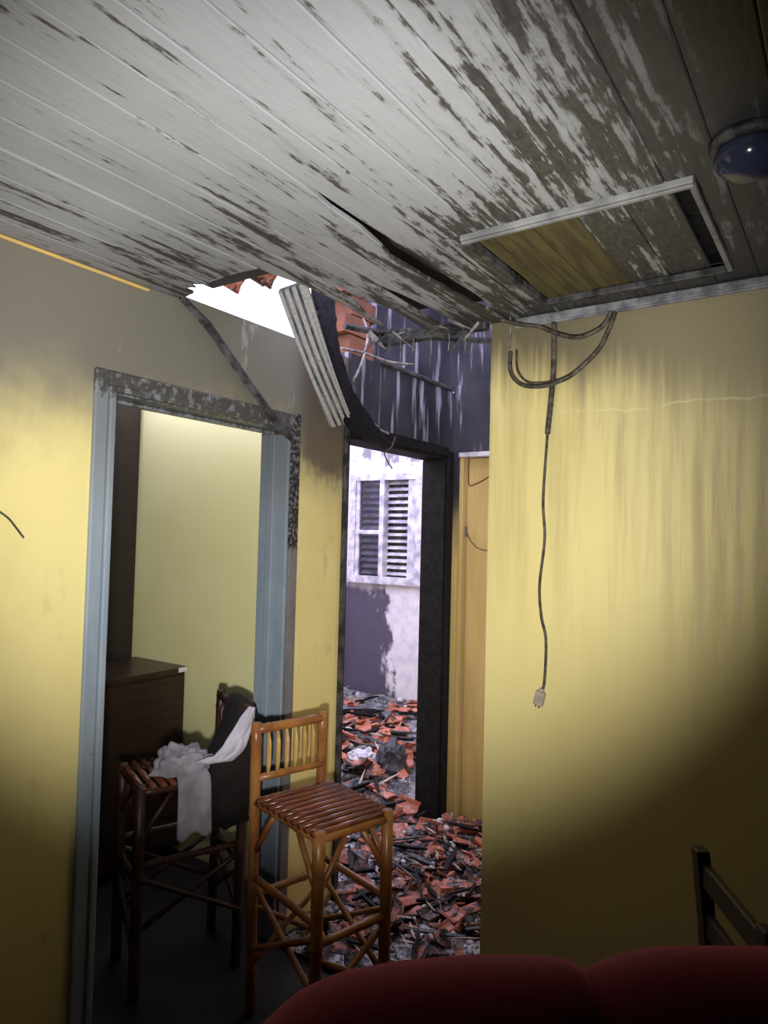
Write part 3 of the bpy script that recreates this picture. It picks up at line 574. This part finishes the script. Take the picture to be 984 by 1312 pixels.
RS = random.Random(21)
for i in range(16):
    x = -1.56+.028*i; y = RS.uniform(2.10, 2.25); L = RS.uniform(.05, .13); a = RS.uniform(-.8, .8); z = 2.440
    p0 = Vector((x, y, z)); d_ = Vector((math.cos(a)*RS.choice((-1, 1))*.8, math.sin(a)*.5, -RS.uniform(.25, .9))).normalized(); sd = d_.cross(Vector((0, 1, .2))).normalized()*RS.uniform(.004, .011)
    tag(MB().loft([[p0+d_*t*L+sd*k+q*.0, p0+d_*t*L+q, p0+d_*t*L-sd*k+q*.0] for t, k in ((0, 1), (.5, .9), (1, .15)) for q in (Vector((0, .005, 0)),)]).build('ceiling_splinter', 'char_grey' if i % 3 else 'wire_pale'), ('dark' if i % 3 else 'pale')+' burnt splinter dangling from the broken ceiling edge', 'splinter', ('dark' if i % 3 else 'pale')+' splinters at the ceiling edge')

# ------------------------------------------------------------ cables on the right wall
cb = tag(empty('hanging_cable', (-.88, YR, ZC)), 'thick dark cable hanging down the wall to a beige socket', 'cable')
def inv(o, p): o.parent = p; o.matrix_parent_inverse = Matrix.Translation(p.location).inverted()
yc = 2.290
c1 = [(-.872, 2.283, 2.41), (-.876, yc, 2.226), (-.893, yc, 2.02)]; c2 = [(-.893, yc, 2.02), (-.905, yc, 1.789), (-.897, yc, 1.653), (-.913, yc, 1.49), (-.905, yc, 1.383), (-.887, yc, 1.304), (-.889, yc, 1.171), (-.897, yc, 1.128)]
inv(MB().tube(spline(c1, 8), .0105, 8).build('cable_sleeve', 'cable', smooth=True), cb); inv(MB().tube(spline(c2, 8), .0052, 8).build('cord', 'cable', smooth=True), cb)
o = MB().box(-.017, .017, -.011, .011, -.028, .022).box(-.009, .009, -.008, .008, .022, .034).build('socket', 'plug', bevel=.005); o.rotation_euler = (0, math.radians(14), 0); o.location = (-.905, yc-.002, 1.103); inv(o, cb)
for q in (-.006, .006):
    o = MB().box(q-.002, q+.002, -.004, .004, -.034, -.026).build('hole', 'cable'); o.rotation_euler = (0, math.radians(14), 0); o.location = (-.905, yc-.004, 1.103); inv(o, cb)
wire('cable_loop', [(-1.06, 2.25, 2.44), (-.985, 2.265, 2.415), (-.925, 2.272, 2.40), (-.853, 2.268, 2.362), (-.80, 2.27, 2.343), (-.757, 2.27, 2.342), (-.70, 2.27, 2.365), (-.672, 2.272, 2.41)], .0075, 'cable', 'short sagging cable loop under the ceiling hatch', 'cable')
wire('cable_loop', [(-1.036, 2.285, 2.327), (-1.034, 2.285, 2.255), (-.99, 2.285, 2.203), (-.91, 2.27, 2.186), (-.85, 2.265, 2.194), (-.795, 2.275, 2.22), (-.716, 2.28, 2.29), (-.679, 2.28, 2.36), (-.660, 2.277, 2.41)], .0080, 'cable', 'long drooping cable loop crossing the thick hanging cable', 'cable')
wire('cable_loop', [(-1.018, 2.296, 2.335), (-1.012, 2.296, 2.262), (-.975, 2.296, 2.215), (-.91, 2.292, 2.203), (-.86, 2.285, 2.205)], .0045, 'cable', 'thin cable end doubled inside the drooping loop', 'cable')
wire('pull_cord', [(-1.03, 2.262, 2.45), (-1.029, 2.266, 2.40), (-1.030, 2.262, 2.335)], .0022, 'wire_pale', 'thin pale string hanging from the ceiling corner', 'string')
wire('thin_wire', [(-1.82, 3.478, 2.118), (-1.822, 3.48, 2.03), (-1.815, 3.48, 1.955), (-1.76, 3.48, 1.965), (-1.687, 3.482, 2.002), (-1.60, 3.483, 2.04), (-1.50, 3.478, 2.12)], .0035, 'wire_brown', 'thin brown wire looped in front of the narrow door', 'wire')
wire('thin_wire', [(-1.857, 3.535, 1.69), (-1.82, 3.53, 1.63), (-1.765, 3.53, 1.592), (-1.68, 3.53, 1.585), (-1.55, 3.53, 1.60), (-1.40, 3.535, 1.64)], .003, 'cable', 'thin dark wire sagging across the narrow door', 'wire')
o = wire('scratch', [(-1.939, .93, 1.70), (-1.939, .974, 1.672), (-1.939, 1.001, 1.642), (-1.939, 1.022, 1.616)], .003, 'char_grey', None, None); o.parent = bpy.data.objects['wall_left']; o['label'] = 'dark scratch in the yellow paint'

# ------------------------------------------------------------ ceiling lamp
lm = tag(empty('ceiling_lamp', (-.175, 1.50, ZC)), 'round bluish glass ceiling lamp, unlit and smoked', 'lamp')
MB().lathe([(.075, 0), (.075, -.012), (.066, -.020), (.050, -.022), (.050, 0)], 28).build('base', 'char_grey', lm, True)
MB().lathe([(.062, -.018), (.066, -.030), (.062, -.048), (.048, -.066), (.026, -.078), (.004, -.081)], 28).build('glass_shade', 'lamp_glass', lm, True)
MB().lathe([(.02, -.02), (.02, -.045), (.012, -.05)], 16).build('lamp_socket', 'metal_dark', lm, True)

# ------------------------------------------------------------ rubble
def H(x, y):
    a = max(0, min(1, (y-1.95)/0.8)); h = .055*a+.035*max(0, min(1, (y-3.0)/1.0))+.11*max(0, min(1, (y-3.9)/1.3))
    if x < -2.09: h += .03
    return h+(mn.noise((x*3.1, y*3.1, 1.7))*.035+mn.noise((x*9, y*9, 4))*.014)*(.25+.75*a)
def inside(x, y): return (-1.935 < x < -1.13 and 2.06 < y < 3.495) or (x < -2.095 and x > -4.7 and 2.505 < y < 5.16) or (-2.10 < x < -1.93 and 2.525 < y < 3.405) or (-1.13 <= x < -.95 and 2.06 < y < 2.29)
vs, fs, idx = [], [], {}; st = .03
def vid(i, j):
    if (i, j) not in idx:
        x, y = -4.7+i*st, 2.06+j*st; idx[i, j] = len(vs); vs.append((x, y, max(.004, H(x, y))))
    return idx[i, j]
for i in range(int(3.78/st)):
    for j in range(int(3.12/st)):
        xs = [(-4.7+(i+a)*st, 2.06+(j+c)*st) for a in (0, 1) for c in (0, 1)]
        if all(inside(*q) for q in xs): fs.append((vid(i, j), vid(i+1, j), vid(i+1, j+1), vid(i, j+1)))
tag(MB().add(vs, fs).build('ash_bed', 'ash', smooth=True), 'grey ash and fine wet debris covering the corridor floor', 'ash', kind='stuff')
tiles = []
for v in range(9):
    R = random.Random(v); L = R.uniform(.09, .24); rad = R.uniform(.06, .085); arc = math.radians(R.uniform(70, 150)); n = 5; th = .012; rings = []
    for s in (-1, 1):
        sk = R.uniform(-.35, .35); outer, inner = [], []
        for k in range(n+1):
            a = -arc/2+arc*k/n; y = s*L/2+sk*math.sin(a)*rad+R.uniform(-.008, .008)
            outer.append(Vector((math.sin(a)*rad, y, math.cos(a)*rad-rad*math.cos(arc/4)))); inner.append(Vector((math.sin(a)*(rad-th), y, math.cos(a)*(rad-th)-rad*math.cos(arc/4))))
        rings.append(outer+inner[::-1])
    me = MB().loft(rings).mesh('roof_tile_shard'); me.materials.append(M['terracotta']); me['look'] = 'curved' if len(me.vertices) > 20 else 'flat'; tiles.append(me)
for v in range(4):
    R = random.Random(40+v); n = R.randint(5, 7); pts = [(math.cos(2*math.pi*k/n)*R.uniform(.035, .075), math.sin(2*math.pi*k/n)*R.uniform(.03, .06)) for k in range(n)]
    me = MB().loft([[(x, y, -.008) for x, y in pts], [(x*.95, y*.95, .008) for x, y in pts]]).mesh('roof_tile_shard'); me.materials.append(M['terracotta']); me['look'] = 'curved' if len(me.vertices) > 20 else 'flat'; tiles.append(me)
stk = []
for v in range(6):
    R = random.Random(80+v); L = R.uniform(.16, .55); a, c = R.uniform(.008, .020), R.uniform(.006, .014); rings = []
    for i in range(5):
        y = -L/2+L*i/4; k = R.uniform(.7, 1.1)*(0.45 if i in (0, 4) else 1); o = R.uniform(-.006, .006); rings.append([(sx*a*k+o, y, sz*c*k) for sx, sz in ((-1, -1), (1, -1), (1, 1), (-1, 1))])
    me = MB().loft(rings).mesh('charred_stick'); me.materials.append(M['char' if v < 4 else 'char_grey']); me['look'] = ('long' if L > .32 else 'short')+(' black' if v < 4 else ' greyish'); stk.append(me)
RR = random.Random(11)
def spot():
    while True:
        if RR.random() < .48: x, y = RR.uniform(-1.88, -1.19), 2.12+1.3*RR.random()**.8
        else:
            y = RR.uniform(2.6, 5.08); x = -y*RR.uniform(.57, .90)
        if inside(x-.05, y) and inside(x+.05, y) and inside(x, y-.05) and inside(x, y+.05): return x, y
def scatter(name, meshes, n, label, cat, group, tilt, dz, smin, smax, fit):
    for i in range(n):
        for _ in range(40):
            x, y = spot(); me = RR.choice(meshes); s = RR.uniform(smin, smax)*(1.0 if x < -2.09 else .70)
            rz = RR.uniform(0, 2*math.pi); L = max(abs(v.co.y) for v in me.vertices)*s
            e = [(x+q*math.sin(rz)*L, y-q*math.cos(rz)*L) for q in (-1, 1)]
            if all(inside(*p) for p in e): break
        o = bpy.data.objects.new(name, me); COL.objects.link(o); o.rotation_euler = (RR.gauss(0, tilt), RR.gauss(0, tilt)+(math.pi if RR.random() < .35 and name == 'roof_tile_shard' else 0), rz); o.scale = (s, s, s)
        o.location = (x, y, H(x, y)+dz*RR.uniform(.5, 1.6)); where = 'in the burnt room' if x < -2.09 else 'of the corridor'
        kd = me['look']; tag(o, kd+' '+label+(' on the rubble ' if x < -2.09 else ' on the floor ')+where, cat, kd+' '+group+' '+('in the burnt room' if x < -2.09 else 'in the corridor'))
scatter('roof_tile_shard', tiles, 300, 'terracotta roof tile shard', 'roof tile', 'tile shards', .28, .026, .75, 1.25, True)
scatter('charred_stick', stk, 120, 'charred stick', 'stick', 'charred sticks', .13, .045, .7, 1.2, True)
spl = []
for v in range(4):
    R = random.Random(300+v); L = R.uniform(.08, .22); a = R.uniform(.004, .009)
    me = MB().loft([[(sx*a*k+o, -L/2+L*i/3, sz*a*k*.6) for sx, sz in ((-1, -1), (1, -1), (1, 1), (-1, 1))] for i, (k, o) in enumerate(((.3, 0), (1, R.uniform(-.006, .006)), (.9, R.uniform(-.006, .006)), (.25, 0)))]).mesh('wood_splinter')
    me.materials.append(M['splinter']); me['look'] = 'long thin' if L > .15 else 'short thin'; spl.append(me)
scatter('wood_splinter', spl, 130, 'pale wood splinter', 'splinter', 'wood splinters', .25, .05, .7, 1.2, True)
lumps = []
for v in range(5):
    R = random.Random(200+v); q = MB(); n = 6; q.loft([[(math.cos(2*math.pi*k/n)*rr*R.uniform(.7, 1.2), math.sin(2*math.pi*k/n)*rr*R.uniform(.7, 1.2), z) for k in range(n)] for rr, z in ((.018, -.010), (.032, -.002), (.020, .010))])
    me = q.mesh('mortar_lump'); me.materials.append(M['mortar' if v < 3 else 'char_grey']); me['look'] = 'pale' if v < 3 else 'sooty'; lumps.append(me)
scatter('mortar_lump', lumps, 220, 'mortar lump', 'mortar lump', 'mortar lumps', .5, .03, .5, 1.3, True)
def blob(name, mat, c, r, amp, fr, label, cat):
    vs, fs = [], []; NU, NV = 22, 12
    for j in range(NV+1):
        for i in range(NU):
            a = 2*math.pi*i/NU; e = -math.pi/2+math.pi*j/NV; d = Vector((math.cos(e)*math.cos(a), math.cos(e)*math.sin(a), math.sin(e)))
            k = 1+mn.noise(d*fr+Vector(c))*amp; vs.append((c[0]+d.x*r[0]*k, c[1]+d.y*r[1]*k, c[2]+d.z*r[2]*k))
    fs = [(j*NU+i, j*NU+(i+1) % NU, (j+1)*NU+(i+1) % NU, (j+1)*NU+i) for j in range(NV) for i in range(NU)]
    tag(MB().add(vs, fs).build(name, mat), label, cat)
blob('crumpled_sheet', 'bag_grey', (-2.50, 3.78, .20), (.10, .09, .13), .55, 2.6, 'crumpled grey metal sheet standing in the rubble', 'metal sheet')
blob('plastic_bag', 'bag_white', (-2.74, 3.80, .16), (.11, .09, .06), .5, 2.4, 'crumpled white plastic bag among the tile shards', 'bag')
